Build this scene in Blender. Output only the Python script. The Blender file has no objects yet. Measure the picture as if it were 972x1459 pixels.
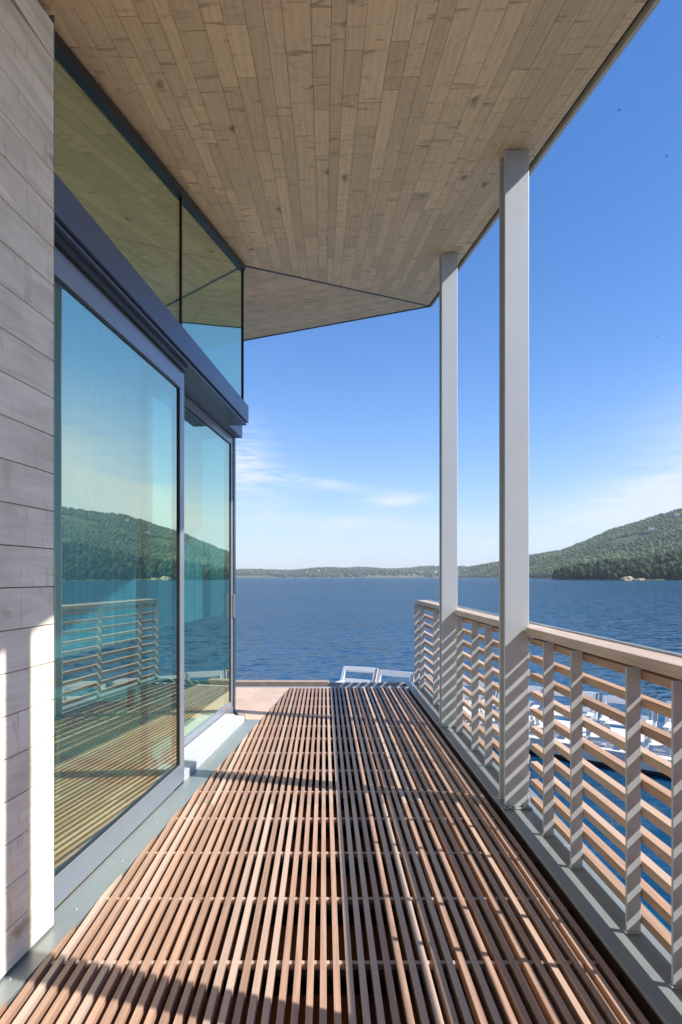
import bpy, bmesh, math, random
import numpy as np
from mathutils import Vector, Matrix

random.seed(7); np.random.seed(7)
R = math.radians
scene = bpy.context.scene
col = scene.collection

# ------------------------------------------------------------------ nodes
class NT:
    def __init__(s, name, world=False):
        if world:
            s.owner = bpy.data.worlds.new(name)
        else:
            s.owner = bpy.data.materials.new(name)
        s.owner.use_nodes = True
        s.t = s.owner.node_tree
        s.t.nodes.clear()
    def n(s, typ, ins=None, **kw):
        nd = s.t.nodes.new(typ)
        for k, v in kw.items(): setattr(nd, k, v)
        if ins:
            for k, v in ins.items():
                sock = nd.inputs[k]
                if hasattr(v, 'is_output') or isinstance(v, bpy.types.NodeSocket):
                    s.t.links.new(v, sock)
                else:
                    sock.default_value = v
        return nd
    def math(s, op, a, b=0.0, c=None, clamp=False):
        ins = {0: a, 1: b}
        if c is not None: ins[2] = c
        return s.n('ShaderNodeMath', ins, operation=op, use_clamp=clamp).outputs[0]
    def mix(s, f, a, b, blend='MIX'):
        nd = s.n('ShaderNodeMix', data_type='RGBA', blend_type=blend)
        for i, v in ((0, f), (6, a), (7, b)):
            if isinstance(v, bpy.types.NodeSocket): s.t.links.new(v, nd.inputs[i])
            else: nd.inputs[i].default_value = (*v, 1) if (isinstance(v, tuple) and len(v) == 3) else v
        return nd.outputs[2]
    def ramp(s, f, stops):
        nd = s.n('ShaderNodeValToRGB', {0: f})
        e = nd.color_ramp.elements
        while len(e) < len(stops): e.new(0.5)
        for el, (p, c) in zip(e, stops):
            el.position = p
            el.color = (c, c, c, 1) if not isinstance(c, tuple) else (*c, 1)
        return nd.outputs[0]
    def noise(s, vec, scale, detail=4, rough=0.55, dist=0.0):
        return s.n('ShaderNodeTexNoise', {'Vector': vec, 'Scale': scale, 'Detail': detail, 'Roughness': rough, 'Distortion': dist}).outputs[0]
    def out(s, surf=None, vol=None):
        o = s.n('ShaderNodeOutputMaterial')
        if surf is not None: s.t.links.new(surf, o.inputs[0])
        if vol is not None: s.t.links.new(vol, o.inputs[1])
        return s.owner
    def bsdf(s, **kw):
        names = {'color': 'Base Color', 'rough': 'Roughness', 'metal': 'Metallic', 'normal': 'Normal', 'spec': 'Specular IOR Level', 'ior': 'IOR', 'coat': 'Coat Weight'}
        return s.n('ShaderNodeBsdfPrincipled', {names[k]: v for k, v in kw.items()}).outputs[0]

def c4(c): return (c[0], c[1], c[2], 1.0)

def wood(name, base, dark, var=0.25, grain=1.0, knots=0.0, along='Y', rough=0.6, spots=None, pale=None, island=True, gdark=0.45, bump=0.15):
    """boards: colour differs board by board, long grain, knots"""
    m = NT(name)
    co = m.n('ShaderNodeTexCoord').outputs['Object']
    rnd = m.n('ShaderNodeNewGeometry').outputs['Random Per Island']
    off = m.n('ShaderNodeCombineXYZ', {0: m.math('MULTIPLY', rnd, 37.0), 1: m.math('MULTIPLY', rnd, 91.0), 2: m.math('MULTIPLY', rnd, 53.0)}).outputs[0]
    p = m.n('ShaderNodeVectorMath', {0: co, 1: off}, operation='ADD').outputs[0]
    k = {'X': (1.0, 22.0, 22.0), 'Y': (22.0, 1.0, 22.0), 'Z': (22.0, 22.0, 1.0)}[along]
    g = m.n('ShaderNodeVectorMath', {0: p, 1: k}, operation='MULTIPLY').outputs[0]
    gr = m.noise(g, 1.6 * grain, 6, 0.62, 1.2)
    k2 = {'X': (1.2, 9.0, 9.0), 'Y': (9.0, 1.2, 9.0), 'Z': (9.0, 9.0, 1.2)}[along]
    cath = m.n('ShaderNodeTexWave', {'Vector': m.n('ShaderNodeVectorMath', {0: p, 1: k2}, operation='MULTIPLY').outputs[0], 'Scale': 1.1 * grain, 'Distortion': 9.0, 'Detail': 2.0, 'Detail Scale': 0.7}).outputs[1]
    f = m.math('ADD', m.math('MULTIPLY', gr, 0.86), m.math('MULTIPLY', cath, 0.14))
    colr = m.mix(m.ramp(f, [(0.32, 1.0), (0.62, 0.0)]), c4(base), c4(tuple(b * (1 - gdark) + d * gdark for b, d in zip(base, dark))))
    w = m.n('ShaderNodeTexWhiteNoise', {'W': m.math('MULTIPLY', rnd, 917.0)}, noise_dimensions='1D')
    tone = m.ramp(w.outputs[0], [(0.0, 1 - var), (1.0, 1 + var * 0.55)])
    colr = m.mix(1.0, colr, tone, 'MULTIPLY')
    if pale is not None:
        colr = m.mix(m.ramp(m.n('ShaderNodeTexWhiteNoise', {'W': m.math('MULTIPLY', rnd, 313.0)}, noise_dimensions='1D').outputs[0], [(0.45, 0.0), (0.95, 0.75)]), colr, c4(pale))
    if knots > 0:
        k3 = {'X': (1.0, 2.6, 2.6), 'Y': (2.6, 1.0, 2.6), 'Z': (2.6, 2.6, 1.0)}[along]
        kp = m.n('ShaderNodeVectorMath', {0: p, 1: k3}, operation='MULTIPLY').outputs[0]
        kp = m.n('ShaderNodeVectorMath', {0: kp, 1: m.n('ShaderNodeVectorMath', {0: m.n('ShaderNodeTexNoise', {'Vector': p, 'Scale': 14.0}).outputs[1], 'Scale': 0.16}, operation='SCALE').outputs[0]}, operation='ADD').outputs[0]
        v = m.n('ShaderNodeTexVoronoi', {'Vector': kp, 'Scale': 2.1, 'Randomness': 1.0})
        keep = m.math('GREATER_THAN', m.n('ShaderNodeSeparateColor', {0: v.outputs[1]}).outputs[0], 1.0 - knots)
        kn = m.math('MULTIPLY', m.ramp(v.outputs[0], [(0.03, 1.0), (0.10, 0.55), (0.17, 0.0)]), keep)
        colr = m.mix(m.math('MULTIPLY', kn, 0.75), colr, c4(dark))
    if spots is not None:   # brown streaks and blotches running across a board
        k4 = {'X': (9.0, 2.2, 2.2), 'Y': (2.2, 9.0, 2.2), 'Z': (2.2, 2.2, 9.0)}[along]
        sp = m.noise(m.n('ShaderNodeVectorMath', {0: p, 1: k4}, operation='MULTIPLY').outputs[0], 2.2, 5, 0.6, 0.8)
        colr = m.mix(m.ramp(sp, [(0.575, 0.0), (0.68, 0.85)]), colr, c4(spots))
    bmp = m.n('ShaderNodeBump', {'Strength': bump, 'Distance': 0.004, 'Height': gr}).outputs[0]
    return m.out(m.bsdf(color=colr, rough=m.ramp(gr, [(0.0, rough - 0.1), (1.0, rough + 0.15)]), normal=bmp))

def plain(name, c, rough=0.5, metal=0.0, var=0.08, scale=3.0, bump=0.02, spec=0.5, stretch=(1, 1, 1)):
    m = NT(name)
    co = m.n('ShaderNodeTexCoord').outputs['Object']
    co = m.n('ShaderNodeVectorMath', {0: co, 1: stretch}, operation='MULTIPLY').outputs[0]
    a = m.noise(co, scale, 6, 0.6)
    b = m.noise(co, scale * 14, 3, 0.5)
    t = m.ramp(m.math('ADD', m.math('MULTIPLY', a, 0.7), m.math('MULTIPLY', b, 0.3)), [(0.3, 1 - var), (0.7, 1 + var)])
    colr = m.mix(1.0, c4(c), t, 'MULTIPLY')
    bm_ = m.n('ShaderNodeBump', {'Strength': bump, 'Distance': 0.01, 'Height': b}).outputs[0]
    return m.out(m.bsdf(color=colr, rough=m.ramp(a, [(0.2, max(0.02, rough - 0.08)), (0.8, rough + 0.1)]), metal=metal, normal=bm_, spec=spec))

M = {}
M['wall_wood'] = wood('pale_cladding_wood', (0.92, 0.84, 0.70), (0.26, 0.17, 0.10), var=0.08, grain=0.55, knots=0.42, along='Y', rough=0.7, gdark=0.32, spots=(0.67, 0.57, 0.45))
M['soffit_wood'] = wood('soffit_wood', (0.91, 0.635, 0.345), (0.15, 0.075, 0.035), var=0.16, grain=0.9, knots=0.42, along='Y', rough=0.62, gdark=0.18, spots=(0.46, 0.28, 0.14))
M['wing_wood'] = wood('wing_soffit_wood', (0.93, 0.66, 0.375), (0.22, 0.12, 0.06), var=0.12, grain=0.7, knots=0.10, along='X', rough=0.62, gdark=0.35)
M['deck_wood'] = wood('deck_wood', (0.425, 0.272, 0.197), (0.17, 0.085, 0.05), var=0.26, grain=1.3, knots=0.08, along='Y', rough=0.42, pale=(0.49, 0.39, 0.325), gdark=0.42)
M['rail_wood'] = wood('rail_wood', (0.45, 0.29, 0.195), (0.19, 0.10, 0.05), var=0.14, grain=1.1, knots=0.08, along='Y', rough=0.55, pale=(0.52, 0.38, 0.29), gdark=0.4)
M['cap_wood'] = wood('cap_rail_wood', (0.55, 0.43, 0.34), (0.22, 0.13, 0.08), var=0.12, grain=0.9, knots=0.05, along='Y', rough=0.5, gdark=0.45)
M['grey_wood'] = wood('grey_wood', (0.36, 0.29, 0.24), (0.14, 0.10, 0.07), var=0.1, along='X', rough=0.7)
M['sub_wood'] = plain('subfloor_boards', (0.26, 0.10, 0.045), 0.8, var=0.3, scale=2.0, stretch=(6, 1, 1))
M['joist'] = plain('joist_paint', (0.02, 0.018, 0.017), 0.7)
M['grey_metal'] = plain('grey_anodised_metal', (0.29, 0.325, 0.375), 0.30, 0.5, var=0.04, scale=1.5, bump=0.01)
M['navy_metal'] = plain('slate_blue_coated_metal', (0.10, 0.13, 0.20), 0.34, 0.25, var=0.06, scale=1.5, bump=0.01)
M['column_paint'] = plain('pale_grey_column_paint', (0.56, 0.60, 0.63), 0.5, 0.15, var=0.05, scale=1.2, bump=0.015, spec=0.3)
M['post_paint'] = plain('grey_post_paint', (0.47, 0.495, 0.52), 0.55, 0.0, var=0.05, scale=2.5, bump=0.02, spec=0.15)
M['zinc'] = plain('zinc_flashing', (0.27, 0.305, 0.305), 0.36, 0.4, var=0.07, scale=1.1, bump=0.02)
M['white_metal'] = plain('white_track', (0.46, 0.48, 0.49), 0.35, 0.1, var=0.03)
M['black'] = plain('black_gasket', (0.012, 0.013, 0.015), 0.45, 0.0)
M['slab_dark'] = plain('dark_roof_membrane', (0.03, 0.022, 0.016), 0.8)
M['fascia'] = plain('fascia_board', (0.62, 0.52, 0.40), 0.6, var=0.1, scale=4)
M['white_plastic'] = plain('white_chair_paint', (0.60, 0.61, 0.62), 0.4, var=0.05)
M['tan_edge'] = plain('tan_chair_edge', (0.40, 0.33, 0.26), 0.6, var=0.1)
M['green_cloth'] = plain('green_cloth', (0.10, 0.30, 0.06), 0.8, var=0.15, scale=8)
M['float_plastic'] = plain('dark_float', (0.03, 0.035, 0.04), 0.5)
M['dock_deck'] = plain('dock_surface', (0.52, 0.53, 0.53), 0.6, var=0.12, scale=3)
M['plaster'] = plain('interior_plaster', (0.45, 0.43, 0.40), 0.8)
M['inner_floor'] = wood('interior_floor_wood', (0.32, 0.25, 0.13), (0.12, 0.08, 0.04), var=0.2, along='Y', rough=0.35)
M['screw'] = plain('screw_head', (0.75, 0.75, 0.75), 0.25, 0.9)
M['bird'] = plain('bird_feathers', (0.02, 0.02, 0.025), 0.7)
M['house_wall'] = plain('house_render', (0.62, 0.60, 0.56), 0.8, var=0.15, scale=0.05)
M['house_roof'] = plain('house_roofing', (0.22, 0.20, 0.19), 0.8, var=0.2, scale=0.05)
M['rock'] = plain('shore_rock', (0.34, 0.27, 0.17), 0.9, var=0.35, scale=0.12)

def tile_mat():
    m = NT('terrace_tile')
    co = m.n('ShaderNodeTexCoord').outputs['Object']
    rnd = m.n('ShaderNodeNewGeometry').outputs['Random Per Island']
    a = m.noise(co, 5.0, 6, 0.6)
    c = m.mix(m.ramp(a, [(0.3, 0.0), (0.7, 1.0)]), (0.50, 0.36, 0.28), (0.56, 0.42, 0.34))
    c = m.mix(1.0, c, m.ramp(rnd, [(0, 0.86), (1, 1.06)]), 'MULTIPLY')
    return m.out(m.bsdf(color=c, rough=0.55))
M['tile'] = tile_mat()

def glass_mat(name, refl, trans, base=0.5, lo=0.05):
    """coated glass: warm mirror coat, cool body tint"""
    m = NT(name)
    co = m.n('ShaderNodeTexCoord').outputs['Object']
    nz = m.noise(co, 0.55, 2, 0.4)
    bmp = m.n('ShaderNodeBump', {'Strength': 0.22, 'Distance': 0.012, 'Height': nz}).outputs[0]
    gl = m.n('ShaderNodeBsdfGlossy', {'Color': c4(refl), 'Roughness': 0.0, 'Normal': bmp}).outputs[0]
    tr = m.n('ShaderNodeBsdfTransparent', {'Color': c4(trans)}).outputs[0]
    fr = m.n('ShaderNodeFresnel', {'IOR': 1.5}).outputs[0]
    f = m.math('ADD', m.math('MULTIPLY', fr, 0.75), base, clamp=True)
    inner = m.n('ShaderNodeNewGeometry').outputs['Backfacing']        # the coat lies on one face of the pane only
    tr = m.n('ShaderNodeBsdfTransparent', {'Color': m.mix(inner, c4(trans), (1.0, 1.0, 1.0))}).outputs[0]
    f = m.math('MULTIPLY', f, m.math('SUBTRACT', 1.0, inner))
    return m.out(m.n('ShaderNodeMixShader', {0: f, 1: tr, 2: gl}).outputs[0])
M['glass'] = glass_mat('coated_glass', (0.92, 1.0, 0.74), (0.38, 0.95, 1.0), base=0.56)

M['glass_upper'] = glass_mat('bronze_coated_glass', (0.86, 0.86, 0.36), (0.42, 0.52, 0.40), base=0.52)

def curtain_mat():
    m = NT('sheer_curtain')
    co = m.n('ShaderNodeTexCoord').outputs['Object']
    p = m.n('ShaderNodeVectorMath', {0: co, 1: (18.0, 18.0, 0.25)}, operation='MULTIPLY').outputs[0]
    a = m.noise(p, 1.0, 4, 0.7)
    c = m.mix(m.ramp(a, [(0.3, 0.0), (0.7, 1.0)]), (0.50, 0.60, 0.66), (0.98, 0.98, 0.98))
    d = m.n('ShaderNodeBsdfDiffuse', {'Color': c}).outputs[0]
    t = m.n('ShaderNodeBsdfTranslucent', {'Color': c}).outputs[0]
    s = m.n('ShaderNodeMixShader', {0: 0.45, 1: d, 2: t}).outputs[0]
    tr = m.n('ShaderNodeBsdfTransparent', {'Color': (1, 1, 1, 1)}).outputs[0]
    return m.out(m.n('ShaderNodeMixShader', {0: 0.05, 1: s, 2: tr}).outputs[0])
M['curtain'] = curtain_mat()

def foliage_mat(name, a, b, c):
    m = NT(name)
    co = m.n('ShaderNodeTexCoord').outputs['Object']
    rnd = m.n('ShaderNodeNewGeometry').outputs['Random Per Island']
    nz = m.noise(co, 0.006, 4, 0.6)
    colr = m.mix(rnd, a, b)
    colr = m.mix(m.ramp(nz, [(0.42, 0.0), (0.62, 0.7)]), colr, c)
    n2 = m.noise(co, 0.45, 3, 0.7)
    colr = m.mix(1.0, colr, m.ramp(n2, [(0.3, 0.78), (0.7, 1.18)]), 'MULTIPLY')
    return m.out(m.bsdf(color=colr, rough=0.85, spec=0.15))
M['hill_trees'] = foliage_mat('hill_foliage', (0.035, 0.062, 0.022), (0.100, 0.130, 0.042), (0.110, 0.150, 0.058))
M['head_trees'] = foliage_mat('headland_foliage', (0.014, 0.030, 0.013), (0.045, 0.065, 0.022), (0.03, 0.05, 0.02))
M['shore_trees'] = foliage_mat('far_shore_foliage', (0.035, 0.06, 0.03), (0.08, 0.105, 0.045), (0.07, 0.10, 0.05))
def ground_mat(name, a, b):
    m = NT(name)
    co = m.n('ShaderNodeTexCoord').outputs['Object']
    nz = m.noise(co, 0.02, 6, 0.65)
    return m.out(m.bsdf(color=m.mix(m.ramp(nz, [(0.35, 0.0), (0.65, 1.0)]), a, b), rough=0.9, spec=0.1))
M['hill_ground'] = ground_mat('hill_ground', (0.04, 0.06, 0.022), (0.10, 0.12, 0.05))
M['shore_ground'] = ground_mat('shore_ground', (0.06, 0.075, 0.035), (0.16, 0.15, 0.10))

def water_mat():
    m = NT('lake_water')
    co = m.n('ShaderNodeTexCoord').outputs['Object']
    p = m.n('ShaderNodeVectorMath', {0: co, 1: (0.62, 1.0, 1.0)}, operation='MULTIPLY').outputs[0]
    c = m.noise(p, 0.012, 4, 0.6)
    gust = m.ramp(m.noise(m.n('ShaderNodeVectorMath', {0: co, 1: (0.35, 1.0, 1.0)}, operation='MULTIPLY').outputs[0], 0.022, 4, 0.6), [(0.35, 0.7), (0.65, 1.2)])
    def slopes(sc, det, amt):
        v = m.n('ShaderNodeTexNoise', {'Vector': p, 'Scale': sc, 'Detail': det, 'Roughness': 0.6, 'Distortion': 0.7}).outputs[1]
        v = m.n('ShaderNodeVectorMath', {0: v, 1: (0.5, 0.5, 0.5)}, operation='SUBTRACT').outputs[0]
        return m.n('ShaderNodeVectorMath', {0: v, 1: (amt * 0.7, amt, 0.0)}, operation='MULTIPLY').outputs[0]
    sl_ = m.n('ShaderNodeVectorMath', {0: slopes(1.3, 4.0, 0.6), 1: slopes(4.0, 4.0, 0.7)}, operation='ADD').outputs[0]
    sl_ = m.n('ShaderNodeVectorMath', {0: sl_, 'Scale': gust}, operation='SCALE').outputs[0]
    nrm = m.n('ShaderNodeVectorMath', {0: m.n('ShaderNodeVectorMath', {0: sl_, 1: (0.0, 0.0, 1.0)}, operation='ADD').outputs[0]}, operation='NORMALIZE').outputs[0]
    colr = m.mix(m.ramp(c, [(0.35, 0.0), (0.65, 1.0)]), (0.003, 0.038, 0.086), (0.005, 0.052, 0.110))
    body = m.n('ShaderNodeBsdfDiffuse', {'Color': colr, 'Normal': nrm}).outputs[0]
    gls = m.n('ShaderNodeBsdfGlossy', {'Color': (0.95, 0.97, 1, 1), 'Roughness': 0.10, 'Normal': nrm}).outputs[0]
    fr = m.n('ShaderNodeFresnel', {'IOR': 1.33, 'Normal': nrm}).outputs[0]
    fr = m.math('MINIMUM', m.math('MULTIPLY', fr, 0.85), 0.24)       # wave shadowing keeps a rough lake from mirroring at grazing angles
    return m.out(m.n('ShaderNodeMixShader', {0: fr, 1: body, 2: gls}).outputs[0])
M['water'] = water_mat()

# ------------------------------------------------------------------ mesh helpers
WL = {}   # world location of every parent
class MB:
    def __init__(s): s.v = []; s.f = []
    def poly(s, pts, faces):
        b = len(s.v); s.v += [tuple(p) for p in pts]; s.f += [tuple(b + i for i in f) for f in faces]
        return s
    def hexa(s, p):  # 0-3 bottom ccw, 4-7 top ccw
        return s.poly(p, [(3, 2, 1, 0), (4, 5, 6, 7), (0, 1, 5, 4), (1, 2, 6, 5), (2, 3, 7, 6), (3, 0, 4, 7)])
    def box(s, x0, x1, y0, y1, z0, z1):
        return s.hexa([(x0, y0, z0), (x1, y0, z0), (x1, y1, z0), (x0, y1, z0), (x0, y0, z1), (x1, y0, z1), (x1, y1, z1), (x0, y1, z1)])
    def prism(s, pts, zb, zt):   # pts 2D ccw, zb/zt numbers or functions of (x,y)
        fb = zb if callable(zb) else (lambda x, y: zb)
        ft = zt if callable(zt) else (lambda x, y: zt)
        n = len(pts)
        P = [(x, y, fb(x, y)) for x, y in pts] + [(x, y, ft(x, y)) for x, y in pts]
        return s.poly(P, [tuple(range(n - 1, -1, -1)), tuple(range(n, 2 * n))] + [(i, (i + 1) % n, n + (i + 1) % n, n + i) for i in range(n)])
    def bar(s, a, b, w, h, up=(0, 0, 1)):
        a = Vector(a); b = Vector(b); d = (b - a).normalized(); u = Vector(up)
        x = d.cross(u)
        if x.length < 1e-4: x = d.cross(Vector((1, 0, 0)))
        x.normalize(); y = x.cross(d).normalized()
        q = [(-w / 2, -h / 2), (w / 2, -h / 2), (w / 2, h / 2), (-w / 2, h / 2)]
        P = [a + x * i + y * j for i, j in q] + [b + x * i + y * j for i, j in q]
        return s.poly([tuple(p) for p in P], [(0, 1, 2, 3), (7, 6, 5, 4), (0, 4, 5, 1), (1, 5, 6, 2), (2, 6, 7, 3), (3, 7, 4, 0)])
    def cyl(s, c, r, h, n=16, r2=None):
        r2 = r if r2 is None else r2
        P = [(c[0] + r * math.cos(2 * math.pi * i / n), c[1] + r * math.sin(2 * math.pi * i / n), c[2]) for i in range(n)]
        P += [(c[0] + r2 * math.cos(2 * math.pi * i / n), c[1] + r2 * math.sin(2 * math.pi * i / n), c[2] + h) for i in range(n)]
        return s.poly(P, [tuple(range(n - 1, -1, -1)), tuple(range(n, 2 * n))] + [(i, (i + 1) % n, n + (i + 1) % n, n + i) for i in range(n)])
    def build(s, name, mat, parent=None, bevel=0.0, segs=1, smooth=False, loc=None):
        o0 = Vector(WL.get(parent.name, (0, 0, 0))) if parent else Vector((0, 0, 0))
        base = Vector(loc) if loc is not None else o0
        me = bpy.data.meshes.new(name)
        me.from_pydata([tuple(Vector(p) - base) for p in s.v], [], s.f)
        me.materials.append(mat); me.update()
        b = bmesh.new(); b.from_mesh(me); bmesh.ops.recalc_face_normals(b, faces=b.faces); b.to_mesh(me); b.free()
        if smooth:
            for p in me.polygons: p.use_smooth = True
        o = bpy.data.objects.new(name, me); col.objects.link(o)
        o.location = base - o0
        WL[o.name] = base
        if parent: o.parent = parent
        if bevel > 0:
            bv = o.modifiers.new('bevel', 'BEVEL'); bv.width = bevel; bv.segments = segs; bv.limit_method = 'ANGLE'; bv.angle_limit = R(40)
        return o

def clip(poly, a, b, c):   # keep a*x+b*y+c >= 0
    out = []
    for i in range(len(poly)):
        p, q = poly[i], poly[(i + 1) % len(poly)]
        dp, dq = a * p[0] + b * p[1] + c, a * q[0] + b * q[1] + c
        if dp >= 0: out.append(p)
        if (dp >= 0) != (dq >= 0):
            t = dp / (dp - dq); out.append((p[0] + t * (q[0] - p[0]), p[1] + t * (q[1] - p[1])))
    return out
def halfplane(p, q):       # left of p->q
    return (-(q[1] - p[1]), q[0] - p[0], (q[1] - p[1]) * p[0] - (q[0] - p[0]) * p[1])

def tag(o, label=None, cat=None, group=None, kind=None):
    if label: o['label'] = label
    if cat: o['category'] = cat
    if group: o['group'] = group
    if kind: o['kind'] = kind
    return o
def empty(name, loc, rz=0):
    o = bpy.data.objects.new(name, None); col.objects.link(o); o.location = loc; o.rotation_euler.z = rz
    o.empty_display_size = 0.2; WL[o.name] = Vector(loc); return o
def copy_tree(o, parent=None):
    c = o.copy(); col.objects.link(c)
    if parent: c.parent = parent
    for ch in list(o.children): copy_tree(ch, c)
    return c

# ------------------------------------------------------------------ camera (deck top is z = 0)
EYE = 1.40
cam = bpy.data.cameras.new('camera'); co_ = bpy.data.objects.new('camera', cam); col.objects.link(co_)
co_.location = (0, 0, EYE); co_.rotation_euler = (R(90), 0, 0)
cam.sensor_fit = 'HORIZONTAL'; cam.sensor_width = 36; cam.lens = 900 / 972 * 36
cam.shift_x = 24 / 972; cam.shift_y = 92.5 / 972
cam.clip_start = 0.05; cam.clip_end = 20000
scene.camera = co_

# ------------------------------------------------------------------ sun + sky
SUN_EL = 42.5; SLOPE = 0.30
hx = 1 / math.hypot(1, SLOPE); hy = -SLOPE * hx          # horizontal direction towards the sun
ce, se = math.cos(R(SUN_EL)), math.sin(R(SUN_EL))
sd = Vector((hx * ce, hy * ce, se))
sl = bpy.data.lights.new('sun', 'SUN'); sl.energy = 4.5; sl.angle = R(0.53); sl.color = (1.0, 0.95, 0.87)
so = bpy.data.objects.new('sun', sl); col.objects.link(so)
so.rotation_euler = (-sd).to_track_quat('-Z', 'Y').to_euler(); so.location = (20, -6, 25)

w = NT('World', world=True); scene.world = w.owner
sky = w.n('ShaderNodeTexSky', sky_type='NISHITA')
sky.sun_disc = False; sky.sun_elevation = R(SUN_EL); sky.sun_rotation = math.atan2(hx, hy)
sky.altitude = 0; sky.air_density = 1.0; sky.dust_density = 0.25; sky.ozone_density = 3.2
gen = w.n('ShaderNodeTexCoord').outputs['Generated']
sep = w.n('ShaderNodeSeparateXYZ', {0: gen})
X_, Y_, Z_ = sep.outputs
az = w.math('ARCTAN2', X_, Y_); el = w.math('ARCSINE', Z_)
cv = w.n('ShaderNodeCombineXYZ', {0: w.math('MULTIPLY', az, 5.0), 1: w.math('MULTIPLY', el, 34.0), 2: 0.0}).outputs[0]
wisp = w.noise(cv, 1.6, 7, 0.6, 1.1)
fine = w.noise(w.n('ShaderNodeVectorMath', {0: cv, 1: (2.3, 3.2, 1.0)}, operation='MULTIPLY').outputs[0], 2.1, 6, 0.6, 1.1)
tex = w.math('ADD', w.math('MULTIPLY', wisp, 0.62), w.math('MULTIPLY', fine, 0.38))
total = None
def blob(a0, e0, sa, se_, tilt, amp, lo, hi):
    """one bank of high cirrus, centred at azimuth a0 / elevation e0 degrees"""
    global total
    da = w.math('SUBTRACT', az, R(a0)); de = w.math('SUBTRACT', el, R(e0))
    ct, st = math.cos(tilt), math.sin(tilt)
    u = w.math('ADD', w.math('MULTIPLY', da, ct), w.math('MULTIPLY', de, st))
    v = w.math('SUBTRACT', w.math('MULTIPLY', de, ct), w.math('MULTIPLY', da, st))
    q = w.math('ADD', w.math('POWER', w.math('ABSOLUTE', w.math('DIVIDE', u, R(sa))), 2.0), w.math('POWER', w.math('ABSOLUTE', w.math('DIVIDE', v, R(se_))), 2.0))
    g = w.math('POWER', 2.718, w.math('MULTIPLY', q, -1.0))
    t = w.math('MULTIPLY', w.math('MULTIPLY', g, w.ramp(tex, [(lo, 0.0), (hi, 1.0)])), amp)
    total = t if total is None else w.math('ADD', total, t, clamp=True)
blob(28, 6.2, 10, 2.0, 0.22, 1.15, 0.24, 0.56)
blob(22, 3.6, 9, 1.0, 0.10, 0.45, 0.30, 0.62)
blob(-8.2, 9.8, 4.6, 3.0, -0.55, 1.25, 0.36, 0.62)
blob(-2.0, 8.6, 6.0, 0.45, -0.12, 0.85, 0.34, 0.60)
blob(6.6, 6.9, 2.6, 0.6, 0.02, 1.15, 0.34, 0.58)
blob(2.5, 4.8, 9.0, 0.8, -0.03, 0.9, 0.32, 0.62)
blob(4.0, 2.6, 16.0, 1.1, 0.0, 0.55, 0.34, 0.66)
blob(37, 9.5, 9, 5.0, 0.1, 0.95, 0.25, 0.52)
blob(-40, 12, 20, 6, 0.1, 0.6, 0.40, 0.66)
blob(60, 10, 18, 4, 0.1, 0.6, 0.38, 0.66)
hz = w.math('POWER', 2.718, w.math('MULTIPLY', w.math('MAXIMUM', el, 0.0), -1.0 / R(5.0)))
skyb = w.mix(1.0, w.n('ShaderNodeHueSaturation', {'Saturation': 1.25, 'Value': 1.0, 'Color': sky.outputs[0]}).outputs[0], (0.90, 0.94, 1.10), 'MULTIPLY')
skyb = w.mix(w.math('MULTIPLY', hz, 0.88), skyb, (3.6, 4.1, 5.1))
skyc = w.mix(w.math('MULTIPLY', total, 0.80), skyb, (5.0, 5.3, 5.9))
bg = w.n('ShaderNodeBackground', {'Color': skyc, 'Strength': 0.094})
wo = w.n('ShaderNodeOutputWorld'); w.t.links.new(bg.outputs[0], wo.inputs[0])

# ------------------------------------------------------------------ roof planes
def zs(x, y): return EYE + 1.775 + 0.208 * y + 0.025 * x      # main soffit
A0 = (1.30, -2.0); E = (1.365, 8.19); Cc = (-0.793, 6.15)
def lerp2(p, q, t): return (p[0] + (q[0] - p[0]) * t, p[1] + (q[1] - p[1]) * t)
Q = lerp2(E, Cc, 2.5)
Pz = zs(*E)
P_ = (-0.1289 * (Pz - EYE) / 0.3744, (Pz - EYE) / 0.3744)
PP = lerp2(E, P_, 2.4)
e3, c3, p3 = Vector((*E, zs(*E))), Vector((*Cc, zs(*Cc))), Vector((*P_, Pz))
nw = (c3 - e3).cross(p3 - e3)
def zw(x, y): return e3.z - (nw.x * (x - e3.x) + nw.y * (y - e3.y)) / nw.z
B0 = (Q[0], -2.0)

# facade frame: F(y along the glass line, n outwards, z)
def F(y, n, z): return (-1.4137 + 0.104 * y + 0.9946 * n, y - 0.1034 * n, z)
def fbox(mb, y0, y1, n0, n1, z0, z1):
    f = lambda y, n, z: F(y, n, z(y) if callable(z) else z)
    return mb.hexa([f(y0, n0, z0), f(y0, n1, z0), f(y1, n1, z0), f(y1, n0, z0), f(y0, n0, z1), f(y0, n1, z1), f(y1, n1, z1), f(y1, n0, z1)])

# ================================================================== HOUSE
house = tag(empty('waterfront_house', F(4, -1.5, 0)), 'waterfront house with pale board wall, tinted glass front and folded timber roof', 'house')

# -- clad wall left of the glass: every board its own strip with a shadow gap
mb = MB(); z = 0.004; k = 0
while z < 3.65:
    zt = z + 0.1475
    y = -2.0 + random.uniform(0, 0.9)
    ys = [-2.0, y]
    while ys[-1] < 2.2: ys.append(ys[-1] + random.uniform(1.6, 3.0))
    ys[-1] = 2.545
    for a, b in zip(ys[:-1], ys[1:]):
        if b - a < 0.05: continue
        a2 = max(a, (z + 0.05 - EYE - 1.775 + 0.03) / 0.208)
        if a2 < b - 0.03: fbox(mb, a2 + 0.0008, b - 0.0008 if b < 2.54 else b, 0.040, 0.063, z, lambda yy: min(zt, zs(-1.2, yy) - 0.006))
    z = zt + 0.0035
wall = mb.build('wall', M['wall_wood'], house, bevel=0.0015)
mb = MB(); fbox(mb, -2.0, 2.538, -0.20, 0.0395, -0.35, lambda y: zs(-1.2, y) - 0.02)
mb.build('wall_core', M['slab_dark'], house)
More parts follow.
